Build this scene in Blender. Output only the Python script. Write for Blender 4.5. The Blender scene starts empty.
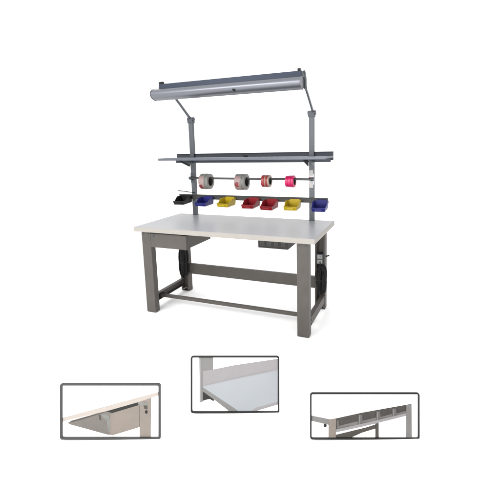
import bpy, bmesh, math, random
from mathutils import Vector, Matrix
random.seed(7)
SC = bpy.context.scene
COL = SC.collection

# ---------------------------------------------------------------- camera
CR = Vector((0.93195327, 0.36197514, -0.02090695))
CU = Vector((-0.03821446, 0.1554018, 0.98711192))
CF = Vector((-0.36055895, 0.91914323, -0.1586599))
cd = bpy.data.cameras.new('camera')
cam = bpy.data.objects.new('camera', cd)
COL.objects.link(cam)
mw = Matrix((CR, CU, -CF)).transposed().to_4x4()
mw.translation = Vector((1.65628, -3.33752, 1.63848))
cam.matrix_world = mw
cd.sensor_fit = 'HORIZONTAL'
cd.sensor_width = 36.0
cd.lens = 378.63 / 478 * 36
cd.shift_x = -0.0588
cd.shift_y = -0.0866
cd.clip_start = 0.05
cd.clip_end = 500
SC.camera = cam

# ---------------------------------------------------------------- light
w = bpy.data.worlds.new('World')
SC.world = w
w.use_nodes = True
bg = w.node_tree.nodes['Background']
bg.inputs['Color'].default_value = (1.0, 1.0, 1.0, 1)
bg.inputs['Strength'].default_value = 1.0
SC.view_settings.view_transform = 'Standard'
SC.view_settings.look = 'None'
SC.view_settings.exposure = 0.58
SC.view_settings.gamma = 1.0


def area(name, loc, target, size, watts, color=(1, 1, 1)):
    d = bpy.data.lights.new(name, 'AREA')
    d.shape = 'RECTANGLE'
    d.size, d.size_y = size
    d.energy = watts
    d.color = color
    o = bpy.data.objects.new(name, d)
    o.location = loc
    o.rotation_euler = (Vector(target) - Vector(loc)).to_track_quat('-Z', 'Y').to_euler()
    COL.objects.link(o)
    return o


area('key_softbox', (-1.6, -4.2, 3.6), (0, 0, 0.9), (2.4, 1.8), 100, (1, 0.985, 0.96))
area('front_softbox', (1.0, -5.2, 1.0), (0, 0, 0.6), (3.2, 1.4), 110, (1, 0.99, 0.98))


# ---------------------------------------------------------------- materials
def mat(name, col, rough=0.5, metal=0.0, vary=0.06, vscale=9.0, bump=0.0, bscale=400.0, spec=0.5, streak=None, rvar=0.08):
    m = bpy.data.materials.new(name)
    m.use_nodes = True
    nt = m.node_tree
    b = nt.nodes['Principled BSDF']
    b.inputs['Roughness'].default_value = rough
    b.inputs['Metallic'].default_value = metal
    b.inputs['Specular IOR Level'].default_value = spec
    tc = nt.nodes.new('ShaderNodeTexCoord')
    src = tc.outputs['Object']
    if streak:
        mp = nt.nodes.new('ShaderNodeMapping')
        mp.inputs['Scale'].default_value = streak
        nt.links.new(src, mp.inputs['Vector'])
        src = mp.outputs['Vector']
    n = nt.nodes.new('ShaderNodeTexNoise')
    n.inputs['Scale'].default_value = vscale
    n.inputs['Detail'].default_value = 5
    n.inputs['Roughness'].default_value = 0.65
    nt.links.new(src, n.inputs['Vector'])
    r = nt.nodes.new('ShaderNodeValToRGB')
    e = r.color_ramp.elements
    e[0].position, e[1].position = 0.3, 0.7
    e[0].color = [max(0, c * (1 - vary)) for c in col] + [1]
    e[1].color = [min(1, c * (1 + vary)) for c in col] + [1]
    nt.links.new(n.outputs['Fac'], r.inputs['Fac'])
    nt.links.new(r.outputs['Color'], b.inputs['Base Color'])
    # roughness follows the same wear pattern a little
    mr = nt.nodes.new('ShaderNodeMapRange')
    mr.inputs['To Min'].default_value = max(0.05, rough - rvar)
    mr.inputs['To Max'].default_value = min(1, rough + rvar)
    nt.links.new(n.outputs['Fac'], mr.inputs['Value'])
    nt.links.new(mr.outputs['Result'], b.inputs['Roughness'])
    if bump:
        n2 = nt.nodes.new('ShaderNodeTexNoise')
        n2.inputs['Scale'].default_value = bscale
        n2.inputs['Detail'].default_value = 2
        nt.links.new(tc.outputs['Object'], n2.inputs['Vector'])
        bp = nt.nodes.new('ShaderNodeBump')
        bp.inputs['Strength'].default_value = bump
        bp.inputs['Distance'].default_value = 0.001
        nt.links.new(n2.outputs['Fac'], bp.inputs['Height'])
        nt.links.new(bp.outputs['Normal'], b.inputs['Normal'])
    return m


M = {}
M['floor'] = mat('white_paper', (0.93, 0.93, 0.93), 0.9, vary=0.005, spec=0.1)
M['taupe'] = mat('taupe_powder_coat', (0.064, 0.0575, 0.0515), 0.5, vary=0.10, bump=0.25, bscale=900, spec=0.28)
M['taupe_dark'] = mat('dark_taupe_steel', (0.018, 0.017, 0.0155), 0.5, vary=0.12, vscale=25, bump=0.2, spec=0.28)  # darkened taupe; on the hanging box it stands for shade
M['laminate'] = mat('pale_grey_laminate', (0.275, 0.278, 0.293), 0.34, vary=0.03, vscale=3, rvar=0.02)
M['edge'] = mat('cream_edge_band', (0.25, 0.235, 0.215), 0.5, vary=0.04)
M['post'] = mat('grey_post_paint', (0.06, 0.067, 0.077), 0.42, metal=0.25, vary=0.06, bump=0.15, bscale=700)
M['clamp'] = mat('dark_grey_clamp', (0.042, 0.049, 0.059), 0.45, metal=0.3, vary=0.1)
M['shelf'] = mat('blue_grey_steel', (0.08, 0.089, 0.108), 0.42, metal=0.3, vary=0.06)
M['shelf_dark'] = mat('dark_blue_grey_steel', (0.042, 0.048, 0.06), 0.5, metal=0.3, vary=0.06, spec=0.28)
M['silver'] = mat('brushed_aluminium', (0.155, 0.162, 0.183), 0.37, metal=0.8, vary=0.09, vscale=14, streak=(0.15, 6, 6))
M['channel'] = mat('slate_blue_channel', (0.025, 0.032, 0.05), 0.4, metal=0.4, vary=0.08, spec=0.28)
M['lens'] = mat('milky_lens', (0.3, 0.3, 0.3), 0.4, vary=0.02)
M['chrome'] = mat('bright_steel', (0.25, 0.25, 0.265), 0.25, metal=0.7, vary=0.08, vscale=40)
M['rod'] = mat('grey_rod_steel', (0.05, 0.053, 0.053), 0.35, metal=0.6, vary=0.1)
M['rail'] = mat('dark_grey_rail', (0.042, 0.042, 0.041), 0.5, metal=0.2, vary=0.12, spec=0.28)
M['black'] = mat('black_plastic', (0.006, 0.006, 0.006), 0.45, vary=0.2, spec=0.2)
M['rubber'] = mat('black_rubber', (0.005, 0.005, 0.005), 0.6, vary=0.25, vscale=40, spec=0.2)
M['blue'] = mat('blue_bin_plastic', (0.01, 0.012, 0.115), 0.42, vary=0.08, bump=0.08, bscale=300, spec=0.28)
M['yellow'] = mat('yellow_bin_plastic', (0.33, 0.24, 0.006), 0.42, vary=0.06, bump=0.08, bscale=300, spec=0.28)
M['red'] = mat('red_bin_plastic', (0.17, 0.004, 0.009), 0.42, vary=0.08, bump=0.08, bscale=300, spec=0.28)
M['tape_white'] = mat('off_white_tape', (0.17, 0.165, 0.155), 0.5, vary=0.08, vscale=30, streak=(25, 1, 1))
M['tape_pale'] = mat('pale_pink_print', (0.25, 0.175, 0.17), 0.5, vary=0.06, vscale=40)
M['tape_dot'] = mat('dull_red_print', (0.13, 0.02, 0.024), 0.5, vary=0.15, vscale=60)
M['tape_red'] = mat('red_tape', (0.235, 0.022, 0.025), 0.42, vary=0.1, vscale=30, streak=(25, 1, 1))
M['tape_cream'] = mat('cream_tape', (0.28, 0.22, 0.18), 0.5, vary=0.05)
M['tape_pink'] = mat('hot_pink_tape', (0.42, 0.006, 0.085), 0.38, vary=0.07, vscale=30, streak=(25, 1, 1))
M['core'] = mat('cardboard_core', (0.02, 0.018, 0.016), 0.85, vary=0.12, vscale=30, spec=0.28)
M['sticker_red'] = mat('red_sticker', (0.22, 0.02, 0.022), 0.5, vary=0.1)
M['sticker_white'] = mat('white_sticker', (0.33, 0.325, 0.32), 0.5, vary=0.05, vscale=30)
M['ivory'] = mat('pale_outlet_plastic', (0.22, 0.22, 0.21), 0.4, vary=0.05)
M['frame_grey'] = mat('grey_frame_paint', (0.027, 0.027, 0.027), 0.5, vary=0.08, spec=0.28)
M['frame_black'] = mat('black_frame_paint', (0.008, 0.008, 0.008), 0.5, vary=0.1, spec=0.2)
M['card'] = mat('white_mount_card', (0.93, 0.93, 0.93), 0.9, vary=0.004, spec=0.1)
M['i_white'] = mat('white_bench_top', (0.88, 0.875, 0.865), 0.6, vary=0.012, vscale=12)
M['i_cream'] = mat('warm_cream_edge', (0.25, 0.222, 0.198), 0.6, vary=0.05, vscale=14)
M['i_taupe'] = mat('light_taupe_steel', (0.122, 0.102, 0.086), 0.5, vary=0.10, vscale=10, bump=0.1)
M['i_taupe2'] = mat('mid_taupe_steel', (0.074, 0.065, 0.058), 0.5, vary=0.13, vscale=14, bump=0.1)  # darker copy of the taupe, with side-face shade put into the colour
M['i_dark'] = mat('dark_interior', (0.01, 0.01, 0.009), 0.7, vary=0.2, vscale=20, spec=0.28)
M['i_slide'] = mat('zinc_slide', (0.115, 0.117, 0.108), 0.4, metal=0.3, vary=0.2, vscale=25)  # pale tone for the glints painted on the slide
M['i_blue'] = mat('pale_blue_laminate', (0.19, 0.203, 0.218), 0.45, vary=0.03, vscale=6)
M['i_lilac'] = mat('pale_warm_grey_steel', (0.155, 0.148, 0.152), 0.5, vary=0.05, vscale=9)
M['i_grey'] = mat('grey_steel', (0.1, 0.097, 0.094), 0.5, vary=0.09, vscale=10)
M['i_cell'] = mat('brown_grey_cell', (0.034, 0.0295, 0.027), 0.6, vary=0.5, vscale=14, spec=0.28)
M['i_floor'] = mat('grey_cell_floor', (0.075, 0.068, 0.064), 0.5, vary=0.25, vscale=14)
M['i_olive'] = mat('olive_grey_beam', (0.034, 0.03, 0.025), 0.6, vary=0.2, vscale=14, spec=0.28)


# ---------------------------------------------------------------- mesh helpers
class MB:
    def __init__(s):
        s.b = bmesh.new()
        s.mi = 0

    def _mark(s, faces):
        for f in faces:
            f.material_index = s.mi

    def box(s, x0, x1, y0, y1, z0, z1):
        vs = [s.b.verts.new(p) for p in ((x0, y0, z0), (x1, y0, z0), (x1, y1, z0), (x0, y1, z0),
                                         (x0, y0, z1), (x1, y0, z1), (x1, y1, z1), (x0, y1, z1))]
        s._mark([s.b.faces.new([vs[i] for i in q]) for q in
                 ((0, 3, 2, 1), (4, 5, 6, 7), (0, 1, 5, 4), (1, 2, 6, 5), (2, 3, 7, 6), (3, 0, 4, 7))])
        return s

    def hexa(s, P):
        """eight corners, bottom four then top four (same winding as box)"""
        vs = [s.b.verts.new(p) for p in P]
        s._mark([s.b.faces.new([vs[i] for i in q]) for q in
                 ((0, 3, 2, 1), (4, 5, 6, 7), (0, 1, 5, 4), (1, 2, 6, 5), (2, 3, 7, 6), (3, 0, 4, 7))])
        return s

    def loft(s, A, B, cap=True):
        va = [s.b.verts.new(p) for p in A]
        vb = [s.b.verts.new(p) for p in B]
        n = len(va)
        fs = [s.b.faces.new((va[i], va[(i + 1) % n], vb[(i + 1) % n], vb[i])) for i in range(n)]
        if cap:
            fs += [s.b.faces.new(va[::-1]), s.b.faces.new(vb)]
        s._mark(fs)
        return s

    def extrude_x(s, prof, x0, x1):
        return s.loft([(x0, y, z) for y, z in prof], [(x1, y, z) for y, z in prof])

    def extrude_z(s, prof, z0, z1):
        return s.loft([(x, y, z0) for x, y in prof], [(x, y, z1) for x, y in prof])

    def tube(s, pts, r, n=10, closed=False):
        pts = [Vector(p) for p in pts]
        rings = []
        N = len(pts)
        up = None
        for i, p in enumerate(pts):
            a = pts[(i - 1) % N] if (closed or i) else p
            c = pts[(i + 1) % N] if (closed or i < N - 1) else p
            t = (c - a).normalized()
            if up is None:
                up = t.orthogonal().normalized()
            up = (up - t * up.dot(t)).normalized()
            sd = t.cross(up)
            rings.append([s.b.verts.new(p + r * (math.cos(k * 2 * math.pi / n) * up + math.sin(k * 2 * math.pi / n) * sd))
                          for k in range(n)])
        fs = []
        for i in range(N if closed else N - 1):
            A, B = rings[i], rings[(i + 1) % N]
            fs += [s.b.faces.new((A[k], A[(k + 1) % n], B[(k + 1) % n], B[k])) for k in range(n)]
        if not closed:
            fs += [s.b.faces.new(rings[0][::-1]), s.b.faces.new(rings[-1])]
        s._mark(fs)
        return s

    def cyl(s, p0, p1, r, n=20):
        return s.tube([p0, p1], r, n)

    def ring_x(s, prof, n=48, a0=0.0, a1=2 * math.pi):
        """lathe a closed (x, r) profile around the x axis"""
        full = abs(a1 - a0 - 2 * math.pi) < 1e-6
        cnt = n if full else n + 1
        rings = []
        for k in range(cnt):
            a = a0 + (a1 - a0) * k / n
            rings.append([s.b.verts.new((x, r * math.cos(a), r * math.sin(a))) for x, r in prof])
        m = len(prof)
        fs = []
        for k in range(n):
            A, B = rings[k], rings[(k + 1) % cnt]
            fs += [s.b.faces.new((A[j], A[(j + 1) % m], B[(j + 1) % m], B[j])) for j in range(m)]
        if not full:
            fs += [s.b.faces.new(rings[0][::-1]), s.b.faces.new(rings[-1])]
        s._mark(fs)
        return s

    def build(s, name, m, parent=None, bevel=0.0, smooth=False, seg=2):
        bmesh.ops.recalc_face_normals(s.b, faces=s.b.faces[:])
        me = bpy.data.meshes.new(name)
        s.b.to_mesh(me)
        s.b.free()
        for mm in (m if isinstance(m, (list, tuple)) else [m]):
            me.materials.append(M[mm])
        o = bpy.data.objects.new(name, me)
        COL.objects.link(o)
        if parent is not None:
            o.parent = parent
        if smooth:
            for p in me.polygons:
                p.use_smooth = True
            me.set_sharp_from_angle(angle=math.radians(40))
        if bevel:
            bv = o.modifiers.new('bevel', 'BEVEL')
            bv.width = bevel
            bv.segments = seg
            bv.limit_method = 'ANGLE'
            bv.angle_limit = math.radians(35)
            bv.harden_normals = False
        return o


def empty(name, loc=(0, 0, 0)):
    o = bpy.data.objects.new(name, None)
    o.empty_display_size = 0.1
    o.location = loc
    COL.objects.link(o)
    return o


def tag(o, label, cat, group=None):
    o['label'] = label
    o['category'] = cat
    if group:
        o['group'] = group
    return o


def copy_tree(o, parent=None):
    c = o.copy()
    COL.objects.link(c)
    if parent is not None:
        c.parent = parent
    for ch in list(o.children):
        copy_tree(ch, c)
    return c


# ---------------------------------------------------------------- setting
f = MB()
f.loft([(-60, -60, -0.02), (60, -60, -0.02), (60, 60, -0.02), (-60, 60, -0.02)],
       [(-60, -60, 0), (60, -60, 0), (60, 60, 0), (-60, 60, 0)])
fl = f.build('floor', 'floor')
fl['kind'] = 'structure'

# ---------------------------------------------------------------- workbench
HX, HY, TOP = 0.915, 0.405, 0.895
BT = 0.850                                # underside of the top
wb = tag(empty('workbench'), 'taupe steel packing bench with pale grey top, uprights, shelf and overhead light', 'workbench')

t = MB().box(-HX + 0.003, HX - 0.003, -HY + 0.003, HY - 0.003, BT + 0.001, TOP).build('tabletop', 'laminate', wb, bevel=0.002)
e = MB()
e.loft([(-HX, -HY, BT), (HX, -HY, BT), (HX, HY, BT), (-HX, HY, BT)],
       [(-HX, -HY, TOP - 0.0025), (HX, -HY, TOP - 0.0025), (HX, HY, TOP - 0.0025), (-HX, HY, TOP - 0.0025)], cap=False)
e.loft([(-HX + 0.0028, -HY + 0.0028, BT), (HX - 0.0028, -HY + 0.0028, BT), (HX - 0.0028, HY - 0.0028, BT), (-HX + 0.0028, HY - 0.0028, BT)],
       [(-HX + 0.0028, -HY + 0.0028, TOP - 0.0025), (HX - 0.0028, -HY + 0.0028, TOP - 0.0025), (HX - 0.0028, HY - 0.0028, TOP - 0.0025), (-HX + 0.0028, HY - 0.0028, TOP - 0.0025)], cap=False)
bmesh.ops.bridge_loops
b = e.b
b.verts.ensure_lookup_table()
for k in (0, 4):
    for i in range(4):
        j = (i + 1) % 4
        b.faces.new((b.verts[k + i], b.verts[k + j], b.verts[8 + k + j], b.verts[8 + k + i]))
e.build('edge_band', 'edge', t)

LX, LW, TH = 0.856, 0.106, 0.003          # outer face of the legs, width, sheet thickness


def channel_leg(x0, x1, yw, yf):
    """folded channel: web at yw, flanges reaching to yf, foot plate and top plate"""
    s = 1 if yf > yw else -1
    m = MB()
    prof = [(x0, yw), (x1, yw), (x1, yf), (x1 - 0.018, yf), (x1 - 0.018, yf - s * TH), (x1 - TH, yf - s * TH), (x1 - TH, yw + s * TH),
            (x0 + TH, yw + s * TH), (x0 + TH, yf - s * TH), (x0 + 0.018, yf - s * TH), (x0 + 0.018, yf), (x0, yf)]
    m.extrude_z(prof, 0.006, BT - 0.001)
    a, c = sorted((yw, yf))
    m.box(x0 + 0.004, x1 - 0.004, a + 0.004, c - 0.004, 0.0, 0.0055)
    return m


def bolts(pts, parent, axis, r=0.008):
    for p in pts:
        m = MB().tube([p, Vector(p) + Vector(axis) * 0.005], r, 6)
        m.build('bolt', 'clamp', parent, bevel=0.001)


YF0, YF1 = -0.367, -0.300
YR0, YR1 = 0.255, 0.328
legs = []
for sx in (-1, 1):
    x0, x1 = sorted((sx * LX, sx * (LX - LW)))
    lf = channel_leg(x0, x1, YF0, YF1).build('leg', 'taupe', wb, bevel=0.0012)
    bolts([((x0 + x1) / 2 + d, YF0, BT - 0.028) for d in (-0.028, 0.028)], lf, (0, -1, 0), 0.0065)
    lr = channel_leg(x0, x1, YR1, YR0).build('leg', 'taupe', wb, bevel=0.0012)
    legs.append((lf, lr))

for sx in (-1, 1):
    xo, xi = sx * (LX - 0.004), sx * (LX - 0.045)
    a, c = sorted((xo, xi))
    web = xo - sx * TH
    a2, c2 = sorted((xo, web))
    m = MB().box(a2, c2, YF1 - 0.02, YR0 + 0.035, 0.074, 0.152)
    p, q = sorted((web, xi))
    m.box(p, q, YF1 + 0.001, YR0 - 0.001, 0.1485, 0.1518)
    m.box(p, q, YF1 + 0.001, YR0 - 0.001, 0.0742, 0.0775)
    so = m.build('side_stretcher', 'taupe', wb, bevel=0.001)
    bolts([(xo, YF1 + 0.022, 0.130), (xo, YF1 + 0.022, 0.096), (xo, YR0 - 0.02, 0.130)], so, (sx, 0, 0), 0.009)

m = MB()
m.box(-LX + 0.02, LX - 0.02, 0.3225, 0.3245, 0.212, 0.330) if False else None
y0 = 0.272
m.box(-(LX - LW) - 0.004, LX - LW + 0.004, y0, y0 + 0.003, 0.212, 0.332)
m.box(-(LX - LW) - 0.004, LX - LW + 0.004, y0 + 0.003, y0 + 0.035, 0.329, 0.332)
m.box(-(LX - LW) - 0.004, LX - LW + 0.004, y0 + 0.003, y0 + 0.035, 0.212, 0.215)
rb = m.build('rear_stretcher', 'taupe', wb, bevel=0.001)
bolts([(sx * 0.735, y0, z) for sx in (-1, 1) for z in (0.24, 0.305)], rb, (0, -1, 0), 0.008)

m = MB().box(-LX + 0.046, LX - 0.046, -0.155, -0.120, 0.081, 0.112)
for sx in (-1, 1):
    a, c = sorted((sx * (LX - 0.046), sx * (LX - 0.012)))
    m.box(a, c, -0.175, -0.100, 0.0780, 0.115)
m.build('foot_rail', 'taupe', wb, bevel=0.003)


# hanging drawer on the left
def hung_drawer(name, x0, x1, y0, y1, z0, z1, mt):
    mm = MB()
    s = 0.0025
    mm.box(x0, x1, y0, y0 + 0.016, z0, z1)                         # front
    mm.box(x0 + 0.004, x0 + 0.004 + s, y0 + 0.0165, y1, z0 + 0.004, z1 - 0.012)
    mm.box(x1 - 0.004 - s, x1 - 0.004, y0 + 0.0165, y1, z0 + 0.004, z1 - 0.012)
    mm.box(x0 + 0.007, x1 - 0.007, y1 - s, y1 - 0.0002, z0 + 0.004, z1 - 0.012)
    mm.box(x0 + 0.007, x1 - 0.007, y0 + 0.0165, y1 - 0.003, z0 + 0.005, z0 + 0.008)
    return mm.build(name, mt, wb, bevel=0.0012)


dx0, dx1 = -0.744, -0.338
d = hung_drawer('drawer', dx0, dx1, YF0 - 0.006, 0.092, 0.694, 0.832, 'taupe')
for a in (dx0 + 0.012, dx1 - 0.002):
    m = MB().box(a - 0.010, a, YF0 + 0.018, 0.10, 0.820, 0.8485)
    m.build('drawer_slide', 'taupe_dark', d, bevel=0.001)
m = MB().cyl((dx0 + 0.035, YF0 - 0.006, 0.808), (dx0 + 0.035, YF0 - 0.011, 0.808), 0.010)
m.build('lock', 'clamp', d, bevel=0.001)
m = MB().box(dx0 + 0.05, dx1 - 0.05, YF0 - 0.003, YF0 + 0.010, 0.8325, 0.838)
m.build('finger_pull', 'taupe_dark', d, bevel=0.001)

# box of outlets hung under the right half, its shade put into the colour
px0, px1, py0, py1 = 0.286, 0.586, -0.100, 0.190
m = MB()
m.box(px0, px1, py0, py1, 0.699, 0.835)
m.box(px0 - 0.02, px1 + 0.02, py0 + 0.01, py1 - 0.01, 0.8355, 0.849)
pb = m.build('hanging_box', 'taupe_dark', wb, bevel=0.003)
for k in range(4):
    xc = px0 + 0.045 + k * 0.07
    m = MB()
    m.box(xc - 0.022, xc + 0.022, py0 - 0.003, py0 - 0.0002, 0.722, 0.786)
    mm = m
    mm.mi = 1
    for zz in (0.737, 0.768):
        mm.box(xc - 0.009, xc - 0.006, py0 - 0.0045, py0 - 0.0031, zz - 0.006, zz + 0.006)
        mm.box(xc + 0.006, xc + 0.009, py0 - 0.0045, py0 - 0.0031, zz - 0.006, zz + 0.006)
    m.build('socket', ['rail', 'black'], pb, bevel=0.0006)

# uprights
PX, PY, PW = 0.690, 0.380, 0.025
ups = []
for sx in (-1, 1):
    x = sx * PX
    m = MB().box(x - PW, x + PW, PY - PW * 0.8, PY + PW * 0.8, TOP + 0.006, 1.955)
    m.box(x - 0.028, x + 0.028, PY - 0.024, PY + 0.022, TOP + 0.0005, TOP + 0.0055)
    u = m.build('upright', 'post', wb, bevel=0.003)
    m = MB().box(x - 0.032, x + 0.032, PY - 0.028, PY + 0.028, 1.925, 1.985)
    m.cyl((x - 0.040, PY, 1.968), (x + 0.040, PY, 1.968), 0.022)
    m.build('clamp', 'clamp', u, bevel=0.003)
    ups.append(u)

# light arms
for sx in (-1, 1):
    x = sx * PX
    xx = x if sx < 0 else x + 0.0150
    m = MB()
    pts = [(PY - 0.002, 1.968), (0.30, 2.040), (0.19, 2.118), (0.105, 2.166)]
    for (a, z0), (c, z1) in zip(pts, pts[1:]):
        pass
    th = 0.012
    prof = [(PY + 0.006, 1.982), (0.300, 2.040), (0.195, 2.117), (0.100, 2.182),
            (0.092, 2.160), (0.188, 2.092), (0.292, 2.014), (PY - 0.012, 1.955)]
    m.extrude_x(prof, xx - 0.008, xx + 0.008)
    if sx > 0:
        m.extrude_x([(0.112, 2.150), (0.124, 2.178), (0.116, 2.240), (0.092, 2.292), (0.062, 2.312), (0.040, 2.300), (0.070, 2.276), (0.086, 2.230), (0.088, 2.165), (0.094, 2.146)], xx - 0.0075, xx + 0.0085)
    ar = m.build('light_arm', 'post', wb, bevel=0.003)
    m = MB().cyl((xx - 0.013, 0.104, 2.165), (xx + 0.013, 0.104, 2.165), 0.010, 12)
    m.build('pivot_bolt', 'clamp', ar, bevel=0.001)

# overhead fixture
FX0, FX1 = -0.890, 0.690
cy, cz, rr = 0.040, 2.203, 0.054
arc = []
for k in range(15):
    a = math.radians(95 + k * (175 / 14.0))
    arc.append((cy + 0.078 * math.cos(a), cz + rr * math.sin(a)))
prof = arc[:-1] + [(0.040, 2.143), (0.047, 2.145), (0.050, 2.163), (0.128, 2.163), (0.135, 2.200), (0.120, 2.252)]
hood = MB().extrude_x(prof, FX0, FX1).build('overhead_light', 'silver', wb, bevel=0.0015, smooth=True)
m = MB().box(FX0 + 0.045, FX1 - 0.045, 0.052, 0.126, 2.1585, 2.1625)
m.build('lens', 'lens', hood, bevel=0.001)
m = MB()
m.extrude_x([(0.042, 2.2585), (0.115, 2.2535), (0.125, 2.303), (0.052, 2.310)], -0.845, 0.686)
m.build('channel', 'channel', hood, bevel=0.002)
for a in (-0.845, 0.644):
    m = MB().extrude_x([(0.052, 2.3105), (0.080, 2.308), (0.082, 2.322), (0.074, 2.333), (0.060, 2.334), (0.052, 2.325)], a, a + (0.048 if a < 0 else 0.026))
    m.build('end_tab', 'black', hood, bevel=0.002)
for sx in (-1, 1):
    xe = FX0 if sx < 0 else FX1
    a, c = sorted((xe + sx * 0.0002, xe + sx * 0.006))
    pr = []
    for yy, zz in prof:
        pr.append((0.045 + (yy - 0.045) * 1.05, 2.202 + (zz - 2.202) * 1.05))
    m = MB().extrude_x(pr, a, c)
    m.build('end_cap', 'silver', hood, bevel=0.001, smooth=True)
m = MB()
m.tube([(0.040, -0.026, 2.186), (0.050, -0.036, 2.178), (0.062, -0.040, 2.166)], 0.0085, 10)
m.cyl((0.040, -0.020, 2.188), (0.040, -0.032, 2.186), 0.012, 12)
m.build('switch', 'black', hood, smooth=True)
m = MB()
for x in (-0.5, -0.1, 0.3):
    m.box(x - 0.0012, x + 0.0012, -0.0391, -0.0389, 2.19, 2.22)
# (seam lines kept out: hood is one rolled sheet)
m.b.free()

# shelf
m = MB()
m.box(-0.905, 0.905, 0.040, 0.385, 1.5465, 1.5495)
m.box(-0.905, 0.905, 0.037, 0.0395, 1.525, 1.550)
m.box(-0.905, -0.9025, 0.040, 0.385, 1.531, 1.546)
m.box(0.9025, 0.905, 0.040, 0.385, 1.531, 1.546)
sh = m.build('shelf', 'shelf', wb, bevel=0.001)
m = MB()
m.box(-0.905, 0.905, 0.3855, 0.3885, 1.505, 1.590)
m.box(-0.905, 0.905, 0.368, 0.3852, 1.586, 1.590)
m.build('shelf_lip', 'shelf_dark', sh, bevel=0.001)  # shade on the lip is put into its darker steel colour
m = MB().box(-0.885, 0.885, 0.325, 0.3675, 1.488, 1.5455)
m.build('shelf_beam', 'shelf_dark', sh, bevel=0.002)
for sx in (-1, 1):
    x = sx * PX
    for dd in (-0.031, 0.028):
        m = MB().extrude_x([(0.095, 1.545), (0.3245, 1.545), (0.3245, 1.488), (0.359, 1.4875), (0.359, 1.448), (0.335, 1.448), (0.095, 1.528)], x + dd, x + dd + 0.003)
        m.build('bracket', 'post', sh, bevel=0.0008)
m = MB().box(0.030, 0.062, 0.19, 0.215, 1.550, 1.570)
m.tube([(0.030, 0.2, 1.563), (0.010, 0.2, 1.574)], 0.006, 8)
m.build('cable_clip', 'black', sh, bevel=0.003)

# tape rod
RY, RZ = 0.335, 1.318
rod = MB().cyl((-0.725, RY, RZ), (0.705, RY, RZ), 0.0115, 16).build('rod', 'rod', wb, smooth=True)
for sx in (-1, 1):
    x = sx * PX
    m = MB().box(x - 0.006, x + 0.006, RY - 0.016, PY - 0.021, RZ - 0.022, RZ - 0.012)
    m.box(x - 0.028, x + 0.028, PY - 0.0235, PY - 0.0205, RZ - 0.055, RZ + 0.055)
    m.box(x - 0.006, x + 0.006, RY + 0.0125, PY - 0.021, RZ - 0.0118, RZ + 0.02)
    m.build('rod_bracket', 'chrome' if sx > 0 else 'clamp', rod, bevel=0.0015)
    m = MB().cyl((x + sx * 0.015 - 0.012, RY, RZ), (x + sx * 0.015 + 0.012, RY, RZ), 0.019, 14)
    m.build('collar', 'clamp', rod, bevel=0.002)
for z, mt in ((RZ + 0.062, 'sticker_white'), (RZ - 0.058, 'sticker_white'), (RZ + 0.014, 'sticker_red')):
    m = MB()
    hgt = 0.028 if mt == 'sticker_white' else 0.010
    if mt == 'sticker_red':
        m.box(PX - 0.024, PX - 0.004, PY - 0.0252, PY - 0.0238, z - hgt, z + hgt)
    else:
        m.box(PX - 0.020, PX + 0.020, PY - 0.0262, PY - 0.0240, z - hgt, z + hgt)
    m.build('sticker', mt, ups[1])

# bin rail with louvre hooks
LY, LZ = 0.345, 1.110
m = MB()
m.box(-0.875, 0.862, LY, LY + 0.003, LZ - 0.030, LZ + 0.022)
m.box(-0.875, 0.862, LY + 0.003, LY + 0.013, LZ + 0.019, LZ + 0.022)
m.box(-0.875, 0.862, LY - 0.010, LY - 0.0005, LZ + 0.0125, LZ + 0.0165)
rl = m.build('bin_rail', 'rail', wb, bevel=0.001)
for sx in (-1, 1):
    m = MB().box(sx * PX - 0.02, sx * PX + 0.02, LY + 0.0132, PY - 0.0205, LZ - 0.028, LZ + 0.016)
    m.build('rail_mount', 'clamp', rl, bevel=0.001)
m = MB().tube([(-0.665, 0.352, 1.150), (-0.74, 0.350, 1.157), (-0.82, 0.346, 1.166), (-0.885, 0.342, 1.171)], 0.0045, 8)
m.build('wire_hook', 'black', rl, smooth=True)

# outlet on the right rear leg
lr = legs[1][1]
m = MB().box(0.772, 0.838, YR0 - 0.012, YR0 + 0.030, 0.478, 0.585)
ob = m.build('outlet', 'clamp', lr, bevel=0.003)
for z in (0.506, 0.556):
    m = MB().box(0.780, 0.830, YR0 - 0.0165, YR0 - 0.0122, z - 0.019, z + 0.019)
    m.mi = 1
    for d2 in (-0.009, 0.006):
        m.box(0.805 + d2, 0.808 + d2, YR0 - 0.0180, YR0 - 0.0166, z - 0.006, z + 0.006)
    m.build('socket', ['ivory', 'black'], ob, bevel=0.0006)
m = MB().cyl((0.8565, YR0 + 0.03, 0.552), (0.890, YR0 + 0.03, 0.566), 0.007, 10)
m.build('switch_lever', 'black', ob, smooth=True)


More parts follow.
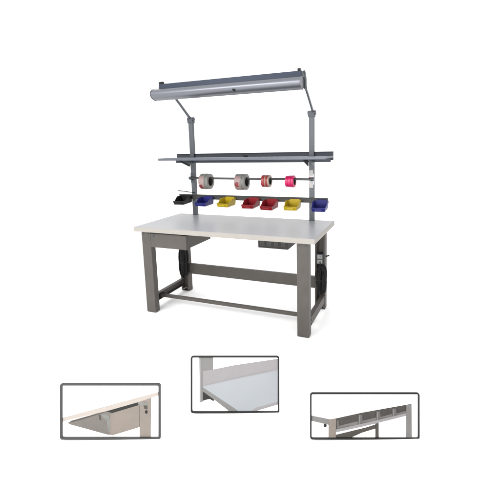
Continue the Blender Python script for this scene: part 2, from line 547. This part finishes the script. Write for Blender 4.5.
# ---------------------------------------------------------------- storage bins on the rail
def bin_mesh():
    """hang-and-stack bin; origin at the middle of the back wall's top edge, front towards -y"""
    W, D, H, TK = 0.144, 0.182, 0.076, 0.0035
    m = MB()
    wt, wbm = W / 2, W / 2 - 0.010
    z0 = -H
    lip = -H * 0.50
    br = -0.085                                   # where the side's top edge starts to fall
    def xin(z):                                  # half width at height z (draft)
        return wbm + (wt - wbm) * (z - z0) / H
    for s in (-1, 1):
        P = [(0.0, z0), (-D + 0.012, z0), (-D, lip), (-D * 0.80, lip), (br, 0.0), (0.0, 0.0)]
        A = [(s * xin(z), y, z) for y, z in P]
        B = [(s * (xin(z) - TK), y, z) for y, z in P]
        m.loft(A, B)
    m.hexa([(-xin(z0) + TK, -TK, z0), (xin(z0) - TK, -TK, z0), (xin(z0) - TK, 0, z0), (-xin(z0) + TK, 0, z0),
            (-xin(0) + TK, -TK, 0), (xin(0) - TK, -TK, 0), (xin(0) - TK, 0, 0), (-xin(0) + TK, 0, 0)])
    m.hexa([(-xin(z0) + TK, -D + 0.012, z0), (xin(z0) - TK, -D + 0.012, z0), (xin(z0) - TK, -D + 0.016, z0), (-xin(z0) + TK, -D + 0.016, z0),
            (-xin(lip) + TK, -D, lip), (xin(lip) - TK, -D, lip), (xin(lip) - TK, -D + TK, lip), (-xin(lip) + TK, -D + TK, lip)])
    m.box(-wbm + TK, wbm - TK, -D + 0.016, -TK, z0 + 0.001, z0 + 0.0045)
    return m


def rim_mesh():
    W, D, H = 0.144, 0.182, 0.076
    m = MB()
    wt = W / 2
    lip = -H * 0.50
    x2 = wt - 0.0052
    for s in (-1, 1):
        path = [(-0.001, 0.0025), (-0.085, 0.0025), (-D * 0.80, lip + 0.0025), (-D - 0.001, lip + 0.0025)]
        lo = [(y, z - 0.005) for y, z in path]
        xo = [wt + 0.0035, wt + 0.0035, x2 + 0.0025, x2 + 0.0025]
        for i in range(3):
            a, c = path[i], path[i + 1]
            la, lc = lo[i], lo[i + 1]
            ia, ic = xo[i] - 0.007, xo[i + 1] - 0.007
            m.hexa([(s * ia, la[0], la[1]), (s * xo[i], la[0], la[1]), (s * xo[i + 1], lc[0], lc[1]), (s * ic, lc[0], lc[1]),
                    (s * ia, a[0], a[1]), (s * xo[i], a[0], a[1]), (s * xo[i + 1], c[0], c[1]), (s * ic, c[0], c[1])])
    m.box(-x2 + 0.005, x2 - 0.005, -D - 0.0035, -D + 0.004, lip - 0.004, lip + 0.0028)
    return m


def hanger_mesh():
    m = MB()
    m.box(-0.052, 0.052, 0.0002, 0.0022, -0.030, 0.010)
    m.box(-0.052, 0.052, 0.0024, 0.0075, 0.007, 0.010)
    return m


def make_bin(color):
    r = empty('storage_bin')
    bin_mesh().build('tub', color, r, bevel=0.0012)
    rim_mesh().build('rim', color, r, bevel=0.0012)
    hanger_mesh().build('hanger', color, r, bevel=0.0008)
    m = MB().box(-0.034, 0.034, -0.1850, -0.1825, -0.064, -0.046)
    m.build('label_slot', color, r, bevel=0.0008)
    return r


BZ = 1.110
G = 'storage bins hung along the rail'
bins = [
    ('black', -0.768, BZ + 0.010, 'black storage bin hanging at the rail end outside the left upright'),
    ('blue', -0.487, BZ, 'blue storage bin hanging between the left upright and a yellow bin'),
    ('yellow', -0.214, BZ, 'yellow storage bin hanging between a blue bin and a red bin'),
    ('red', 0.070, BZ - 0.001, 'red storage bin whose left neighbour on the rail is a yellow bin'),
    ('red', 0.278, BZ - 0.009, 'red storage bin whose right neighbour on the rail is a yellow bin'),
    ('yellow', 0.520, BZ - 0.004, 'yellow storage bin hanging between a red bin and the right upright'),
    ('blue', 0.800, BZ - 0.002, 'blue storage bin hanging in front of and beyond the right upright'),
]
protos = {}
for c, x, z, lab in bins:
    if c not in protos:
        protos[c] = o = make_bin(c)
    else:
        o = copy_tree(protos[c])
    o.location = (x, LY - 0.012, z)
    o.rotation_euler = (math.radians(random.uniform(1.5, 5.0)), math.radians(random.uniform(-1.2, 1.2)), math.radians(random.uniform(-2.5, 2.5)))
    tag(o, lab, 'storage bin', G)


# ---------------------------------------------------------------- tape rolls on the rod
def roll(name, L, R, r, body):
    """body: list of (x0, x1, material, extra radius)"""
    o = empty(name)
    m = MB()
    mats = []
    for x0, x1, mt, ex in body:
        if mt not in mats:
            mats.append(mt)
        m.mi = mats.index(mt)
        q = R + ex
        m.ring_x([(x0, r + 0.004), (x1, r + 0.004), (x1, q - 0.003), (x1 - 0.003, q), (x0 + 0.003, q), (x0, q - 0.003)], 56)
    m.build('tape', mats, o, smooth=True)
    m = MB().ring_x([(-L / 2 - 0.001, r), (L / 2 + 0.001, r), (L / 2 + 0.001, r + 0.0037), (-L / 2 - 0.001, r + 0.0037)], 48)
    m.build('core', 'core', o, smooth=True)
    return o


TG = 'tape rolls threaded on the rod'


def place_roll(o, x, r):
    o.location = (x, RY, RZ - 0.0115 + 0.0 - (r - 0.0235) if r > 0.0235 else RZ)
    # the roll hangs with the inside of its core on the rod
    o.location = (x, RY, RZ + 0.0117 - r)


def printed(o, x0, x1, R, ac, half, mt, name, n=14):
    m = MB().ring_x([(x0, R + 0.0003), (x1, R + 0.0003), (x1, R + 0.0012), (x0, R + 0.0012)], n,
                    math.radians(ac - half), math.radians(ac + half))
    return m.build(name, mt, o, smooth=True)


def disc_on(o, xc, R, ac, rad, mt, name):
    m = MB()
    n = 22
    ri, ro = R + 0.0013, R + 0.0021
    A, B = [], []
    for k in range(n):
        t_ = 2 * math.pi * k / n
        x = xc + rad * math.cos(t_)
        a = math.radians(ac) + rad * math.sin(t_) / R
        A.append((x, ri * math.cos(a), ri * math.sin(a)))
        B.append((x, ro * math.cos(a), ro * math.sin(a)))
    m.loft(A, B)
    return m.build(name, mt, o)


for i, (x, ac, xd, lab, L) in enumerate((
        (-0.503, 205, -0.024, 'wide white tape roll with low red roundel, nearest the left upright', 0.108),
        (-0.066, 183, -0.020, 'wide white tape roll with red roundel at mid height, beside the small red roll', 0.114))):
    R, r = 0.086, 0.046
    h = L / 2
    o = roll('tape_roll', L, R, r, [(-h, -h + 0.030, 'tape_white', 0), (-h + 0.030, h - 0.032, 'tape_white', 0.0005),
                                     (h - 0.031, h - 0.016, 'tape_white', -0.002), (h - 0.0155, h, 'tape_white', 0.0)])
    place_roll(o, x, r)
    printed(o, -h + 0.004, 0.012, R + 0.0005, 195, 62, 'tape_pale', 'printed_band')
    disc_on(o, xd, R + 0.0005, ac + 12, 0.027, 'tape_dot', 'roundel')
    disc_on(o, xd + 0.002, R + 0.0014, ac + 12, 0.013, 'sticker_red', 'roundel_centre')
    tag(o, lab, 'tape roll', TG)

L, R, r = 0.084, 0.064, 0.034
h = L / 2
o = roll('tape_roll', L, R, r, [(-h, -h + 0.034, 'tape_red', 0), (-h + 0.0345, -h + 0.046, 'tape_cream', -0.001), (-h + 0.0465, h - 0.016, 'tape_red', 0.0005),
                                 (h - 0.0155, h, 'tape_cream', -0.001)])
place_roll(o, 0.216, r)
tag(o, 'small red tape roll with cream stripes, left of the pink roll', 'tape roll', TG)

L, R, r = 0.088, 0.060, 0.034
h = L / 2
o = roll('tape_roll', L, R, r, [(-h, -h + 0.026, 'tape_pink', -0.002), (-h + 0.0265, h - 0.0265, 'tape_pink', 0.0), (h - 0.026, h, 'tape_pink', 0.001)])
place_roll(o, 0.478, r)
tag(o, 'small hot pink tape roll on the rod near the right upright', 'tape roll', TG)


# ---------------------------------------------------------------- coiled cords on the rear legs
def cord(x, y, ztop, zbot, wid, lab, tailpts, seed):
    rnd = random.Random(seed)
    o = empty('power_cord', (x, y, ztop))
    zc, hz = (zbot - ztop) / 2, (ztop - zbot) / 2
    m = MB()
    for k in range(31):
        dx = rnd.uniform(-0.012, 0.012)
        dy = (k - 15) * 0.0022
        w2 = wid / 2 * (0.10 + 0.90 * ((k * 7) % 31) / 30)
        h2 = hz * rnd.uniform(0.82, 1.02)
        tilt = rnd.uniform(-0.05, 0.05)
        pts = []
        for j in range(28):
            a = 2 * math.pi * j / 28
            z = zc + h2 * math.cos(a)
            pinch = 0.72 + 0.28 * abs(math.cos(a))
            px = w2 * math.sin(a) * pinch
            pts.append((dx + px + tilt * (z - zc), dy + 0.006 * math.sin(2 * a + k), z + rnd.uniform(-0.001, 0.001)))
        m.tube(pts, 0.0062, 7, closed=True)
    m.build('coil', 'rubber', o, smooth=True)
    m = MB()
    pts = []
    for j in range(20):
        a = 2 * math.pi * j / 20
        pts.append((wid * 0.40 * math.cos(a), 0.036 * math.sin(a), zc))
    m.tube(pts, 0.008, 6, closed=True)
    m.build('strap', 'black', o, smooth=True)
    m = MB().tube([Vector(p) - Vector((x, y, ztop)) for p in tailpts], 0.005, 8)
    m.build('tail', 'rubber', o, smooth=True)
    tag(o, lab, 'power cord', 'coiled cords on the rear legs')
    return o


cord(0.826, 0.208, 0.474, 0.190, 0.118, 'black cord coiled below the pale outlet on the right rear leg',
     [(0.826, 0.208, 0.440), (0.818, 0.222, 0.475), (0.806, 0.236, 0.504)], 3)
cord(-0.782, 0.212, 0.540, 0.190, 0.118, 'black cord coiled on the left rear leg behind the drawer',
     [(-0.800, 0.220, 0.450), (-0.806, 0.235, 0.56), (-0.800, 0.245, 0.70), (-0.800, 0.25, 0.845)], 5)


# ---------------------------------------------------------------- three framed relief pictures standing in front
F_PX = 378.63


class Board:
    """a shallow framed relief leaning back on a rear strut; local x right, y away, z up, in photo pixels times s"""

    def __init__(self, depth, base, x0, x1, ytop, ybot, bar, colour, label):
        self.s = depth / F_PX
        self.cx, self.yb = (x0 + x1) / 2, ybot
        self.o = o = empty('framed_picture')
        mt = Matrix((CR, CF, CU)).transposed().to_4x4()
        mt.translation = base
        o.matrix_world = mt
        tag(o, label, 'framed picture', 'framed pictures standing on the floor')
        self.ix0, self.ix1, self.iy0, self.iy1 = x0 + bar, x1 - bar, ytop + bar, ybot - bar
        m = MB()

        def loop(ax0, ax1, ay0, ay1, r, y):
            pts = []
            for (cx_, cy_, a0) in ((ax1 - r, ay0 + r, 0), (ax0 + r, ay0 + r, 90), (ax0 + r, ay1 - r, 180), (ax1 - r, ay1 - r, 270)):
                for k in range(6):
                    a = math.radians(a0 + 18 * k)
                    pts.append(self.p(cx_ + r * math.cos(a), cy_ - r * math.sin(a), y))
            return pts
        L = [loop(x0, x1, ytop, ybot, 2.6, -0.004), loop(x0, x1, ytop, ybot, 2.6, 0.016),
             loop(self.ix0, self.ix1, self.iy0, self.iy1, 1.0, 0.016), loop(self.ix0, self.ix1, self.iy0, self.iy1, 1.0, -0.004)]
        V = [[m.b.verts.new(p) for p in l] for l in L]
        n = len(V[0])
        for a in range(4):
            A, B = V[a], V[(a + 1) % 4]
            for k in range(n):
                m.b.faces.new((A[k], A[(k + 1) % n], B[(k + 1) % n], B[k]))
        m.build('frame', colour, o, bevel=0.0012)
        m = MB()
        m.loft(loop(x0 + 0.5, x1 - 0.5, ytop + 0.5, ybot - 0.5, 2.0, 0.0162), loop(x0 + 0.5, x1 - 0.5, ytop + 0.5, ybot - 0.5, 2.0, 0.020))
        m.build('backing', 'card', o)
        # easel strut behind and a levelling foot
        h = (ybot - ytop) * self.s
        inv = mt.inverted()
        top = Vector((0, 0.0205, h * 0.62))
        ft = mt @ top + Vector((CF.x, CF.y, 0)) * 0.15
        ft.z = 0.004
        ft = inv @ ft
        m = MB()
        dz = Vector((0.022, 0, 0))
        q = Vector((0, 0.004, 0.0))
        m.hexa([ft - dz, ft + dz, ft + dz + q, ft - dz + q, top - dz, top + dz, top + dz + q, top - dz + q])
        m.build('easel_back', 'card', o)
        hw = (x1 - x0) * self.s / 2 - 0.02
        wz = (mt @ Vector((-hw, 0.006, 0))).z
        m = MB().cyl((-hw, 0.007, 0.0), tuple(inv @ ((mt @ Vector((-hw, 0.007, 0))) * 1.0 - Vector((0, 0, wz - 0.0005)))), 0.004, 10)
        m.build('foot', 'card', o)

    def p(self, x, y, w):
        return ((x - self.cx) * self.s, w * 0.55, (self.yb - y) * self.s)

    def poly(self, name, pts, mt, wf, parent=None, back=0.016, bevel=0.0, hole=None):
        """pts: (px, py[, w]) outline; front at w (or wf), extruded back to the backing"""
        A = [self.p(q[0], q[1], q[2] if len(q) > 2 else wf) for q in pts]
        B = [self.p(q[0], q[1], back) for q in pts]
        m = MB().loft(A, B)
        return m.build(name, mt, parent if parent is not None else self.o, bevel=bevel)

    def clip(self, pts):
        """keep an outline inside the frame opening"""
        def cut(P, f_in, inter):
            out = []
            for i in range(len(P)):
                a, c = P[i - 1], P[i]
                ia, ic = f_in(a), f_in(c)
                if ia != ic:
                    out.append(inter(a, c))
                if ic:
                    out.append(c)
            return out
        e = 0.15
        for ax, lim, sg in ((0, self.ix0 + e, 1), (0, self.ix1 - e, -1), (1, self.iy0 + e, 1), (1, self.iy1 - e, -1)):
            def inter(a, c, ax=ax, lim=lim):
                t_ = (lim - a[ax]) / (c[ax] - a[ax])
                return tuple(a[k] + t_ * (c[k] - a[k]) for k in range(len(a)))
            pts = cut(pts, lambda q: (q[ax] - lim) * sg >= 0, inter)
        return pts


# 1: open drawer under a bench top
B1 = Board(2.1762, (0.0815, -1.8695, 0.0004), 59.8, 160.5, 382.5, 438.8, 2.2, 'frame_grey',
           'grey framed picture of an open drawer under a bench top')
c = B1.clip
top = B1.poly('bench_top', c([(60, 382), (158, 382), (158, 391.5), (110, 404.6), (60, 418.0)]), 'i_white', 0.010)
B1.poly('bench_edge', c([(60, 418.2), (110, 404.8), (158, 391.6), (158, 395.0), (139, 401.4), (108, 410.2), (60, 421.8)]), 'i_cream', 0.0085, top, bevel=0.0006)
leg = B1.poly('bench_leg', c([(139.3, 401.2), (150.6, 397.6), (150.2, 440), (139.3, 440)]), 'i_taupe', 0.008, bevel=0.0008)
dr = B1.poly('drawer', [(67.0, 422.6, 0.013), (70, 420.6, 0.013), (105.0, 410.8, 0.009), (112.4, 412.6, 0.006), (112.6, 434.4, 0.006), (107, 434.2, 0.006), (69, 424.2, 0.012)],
             'i_taupe2', 0.010, bevel=0.0006)  # side panel's shade is painted in by the darker taupe
B1.poly('drawer_front', [(110.8, 412.8, 0.004), (139.0, 404.4, 0.006), (139.1, 426.8, 0.006), (112, 434.9, 0.004), (110.8, 434.7, 0.004)], 'i_taupe', 0.004, dr, bevel=0.0008)
B1.poly('opening', [(105.0, 410.6), (138.6, 401.7), (139.3, 404.6), (110.8, 413.0), (109.4, 412.6)], 'i_dark', 0.0092, dr)  # solid dark plate; the gap's shade is put into its colour
sl = B1.poly('slide', [(100.6, 414.4), (104.8, 413.2), (108.6, 415.0), (109.6, 419.0), (109.8, 431.6), (107.6, 430.6), (106.8, 421.0), (104.0, 417.6)], 'i_slide', 0.0054, dr, bevel=0.0004)  # pale strip paints the glint along the drawer slide
B1.poly('slide_edge', [(110.0, 412.9), (111.4, 412.5), (111.5, 434.2), (110.1, 434.4)], 'i_taupe', 0.0036, dr, bevel=0.0003)
B1.poly('slide_end', [(137.5, 401.8), (142.5, 401.2), (147.5, 402.6), (147.3, 404.6), (142.5, 404.2), (138.5, 404.6)], 'i_slide', 0.0055, leg, bevel=0.0004)  # glint on the end of the slide, painted as a pale strip
B1.poly('slide_bracket', [(143.2, 404.9), (147.2, 405.0), (147.2, 409.0), (144.0, 408.4)], 'i_olive', 0.0068, leg, bevel=0.0003)
k_ = [(146.0 + 1.3 * math.cos(a * math.pi / 6), 411.4 + 1.7 * math.sin(a * math.pi / 6)) for a in range(12)]
B1.poly('knob', k_, 'black', 0.004, leg, bevel=0.0004)
B1.poly('latch', [(98.2, 414.8), (100.0, 414.2), (100.8, 419.4), (99.4, 419.9)], 'i_olive', 0.0058, dr)
B1.poly('drawer_flange', [(70.5, 420.9, 0.0118), (104.6, 411.2, 0.0085), (104.8, 412.4, 0.0085), (70.5, 422.1, 0.0118)], 'i_olive', 0.0085, dr)

# 2: corner of the bench top with its back stop
B2 = Board(2.3723, (0.6622, -1.4283, 0.0004), 190.6, 279.4, 355.2, 412.4, 1.6, 'frame_black',
           'black framed picture of a bench top corner with a raised back stop')
c = B2.clip
B2.poly('post', c([(198.8, 350), (212.8, 350), (212.8, 371), (203, 371), (202.5, 401.5), (199.4, 402.3)]), 'i_grey', 0.011, bevel=0.0006)
B2.poly('back_stop', c([(202.8, 370.6, 0.010), (213, 369.2, 0.010), (234, 364.9, 0.010), (280, 358.2, 0.010), (280, 368.4, 0.0105), (236, 377.2, 0.0105), (202.8, 384.6, 0.0105)]), 'i_lilac', 0.010, bevel=0.0005)
tp = B2.poly('tabletop', c([(201.6, 386.6, 0.0125), (201.6, 384.0, 0.0128), (204, 382.8, 0.013), (236, 375.4, 0.013), (280, 366.6, 0.013), (280, 402.0, 0.0075), (256, 409.0, 0.0068), (246, 415, 0.0058), (238, 415, 0.0058), (234.0, 409.0, 0.0068)]), 'i_blue', 0.010)
B2.poly('tabletop_edge', c([(201.5, 386.2, 0.012), (235.2, 408.4, 0.0055), (243, 415, 0.004), (234, 415, 0.0045), (227.5, 409.6, 0.006), (212, 397.8, 0.009), (201.5, 390.4, 0.0125)]), 'i_grey', 0.006, tp, bevel=0.0005)
B2.poly('front_edge', c([(280, 400.6, 0.0068), (280, 403.6, 0.0072), (258, 410.0, 0.006), (250, 413.5, 0.005), (247, 413.5, 0.005), (256, 407.2, 0.0058)]), 'i_lilac', 0.006, tp, bevel=0.0005)
B2.poly('bracket', [(202.7, 390.4), (206.2, 393.0), (214.0, 398.4), (213.4, 401.2), (209.5, 398.8), (204.5, 400.0), (202.7, 400.8)], 'i_dark', 0.0125)

B2.poly('flange', [(202.9, 385.0, 0.0098), (236, 377.5, 0.0098), (277.2, 368.9, 0.0098), (277.2, 369.8, 0.0094), (236, 378.5, 0.0094), (202.9, 386.0, 0.0094)], 'i_lilac', 0.0095, bevel=0.0003)
B2.poly('post_edge', c([(199.0, 357.5), (200.4, 357.5), (201.0, 401.6), (199.6, 402.0)]), 'i_lilac', 0.0098, bevel=0.0003)

# 3: bench with a row of compartments under its top
B3 = Board(2.1370, (1.4498, -1.3752, 0.0004), 310.1, 419.7, 391.8, 438.6, 1.5, 'frame_black',
           'black framed picture of a bench with four compartments under its top')
c = B3.clip
tp = B3.poly('tabletop', c([(309, 391), (419, 391), (419, 400), (412, 403.2), (411.0, 403.4), (362, 412.2), (336, 417.9), (330.5, 418.8), (309, 414.6)]), 'i_white', 0.0105)
B3.poly('side_edge', c([(309, 414.4), (329.8, 419.2), (328.6, 424.4), (309, 419.8)]), 'i_grey', 0.008, tp, bevel=0.0005)
B3.poly('leg', c([(328.8, 419.2), (330.5, 419.0), (336.2, 418.2), (336.0, 440), (328.6, 440)]), 'i_taupe', 0.004, bevel=0.0008)
B3.poly('leg', c([(406.6, 404.6), (411.8, 403.6), (412.2, 440), (406.4, 440)]), 'i_grey', 0.004, bevel=0.0008)
cb = B3.poly('compartment_box', [(336.2, 418.4), (362, 412.7), (406.6, 404.8), (406.6, 413.6), (378, 420.8), (362, 424.6), (336.2, 430.2)], 'i_cell', 0.0145)  # shade inside the cells is put into this dark colour
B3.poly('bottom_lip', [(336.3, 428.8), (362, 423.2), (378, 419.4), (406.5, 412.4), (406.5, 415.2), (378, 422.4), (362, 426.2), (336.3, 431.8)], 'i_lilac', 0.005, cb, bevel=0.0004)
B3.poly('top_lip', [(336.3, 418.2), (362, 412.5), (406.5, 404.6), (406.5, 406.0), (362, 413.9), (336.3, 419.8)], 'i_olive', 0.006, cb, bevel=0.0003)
for xd, ya, yb_ in ((359.6, 414.0, 424.0), (377.6, 411.0, 419.6), (393.6, 408.2, 415.6)):
    B3.poly('divider', [(xd - 0.7, ya), (xd + 0.7, ya - 0.3), (xd + 0.7, yb_ - 0.2), (xd - 0.7, yb_)], 'i_grey', 0.006, cb)
bm = B3.poly('under_beam', c([(336.2, 434.6), (366, 427.4), (375.6, 424.4), (375.6, 428.2), (362, 432.4), (345, 440), (336.2, 440)]), 'i_olive', 0.0085, bevel=0.0004)
B3.poly('rear_leg', c([(375.7, 423.6), (379.0, 422.9), (379.0, 440), (375.7, 440)]), 'i_olive', 0.0075, bevel=0.0004)
k_ = [(325.3 + 1.5 * math.cos(a * math.pi / 6), 425.2 + 1.5 * math.sin(a * math.pi / 6)) for a in range(12)]
B3.poly('knob', k_, 'black', 0.006)
for xa, xb, y0_, y1_ in ((337.0, 358.6, 423.6, 419.0), (360.6, 376.6, 418.6, 415.2), (378.6, 392.6, 414.8, 411.7), (394.6, 406.2, 411.3, 408.6)):  # lighter floors and sides: shading put into the cell colours
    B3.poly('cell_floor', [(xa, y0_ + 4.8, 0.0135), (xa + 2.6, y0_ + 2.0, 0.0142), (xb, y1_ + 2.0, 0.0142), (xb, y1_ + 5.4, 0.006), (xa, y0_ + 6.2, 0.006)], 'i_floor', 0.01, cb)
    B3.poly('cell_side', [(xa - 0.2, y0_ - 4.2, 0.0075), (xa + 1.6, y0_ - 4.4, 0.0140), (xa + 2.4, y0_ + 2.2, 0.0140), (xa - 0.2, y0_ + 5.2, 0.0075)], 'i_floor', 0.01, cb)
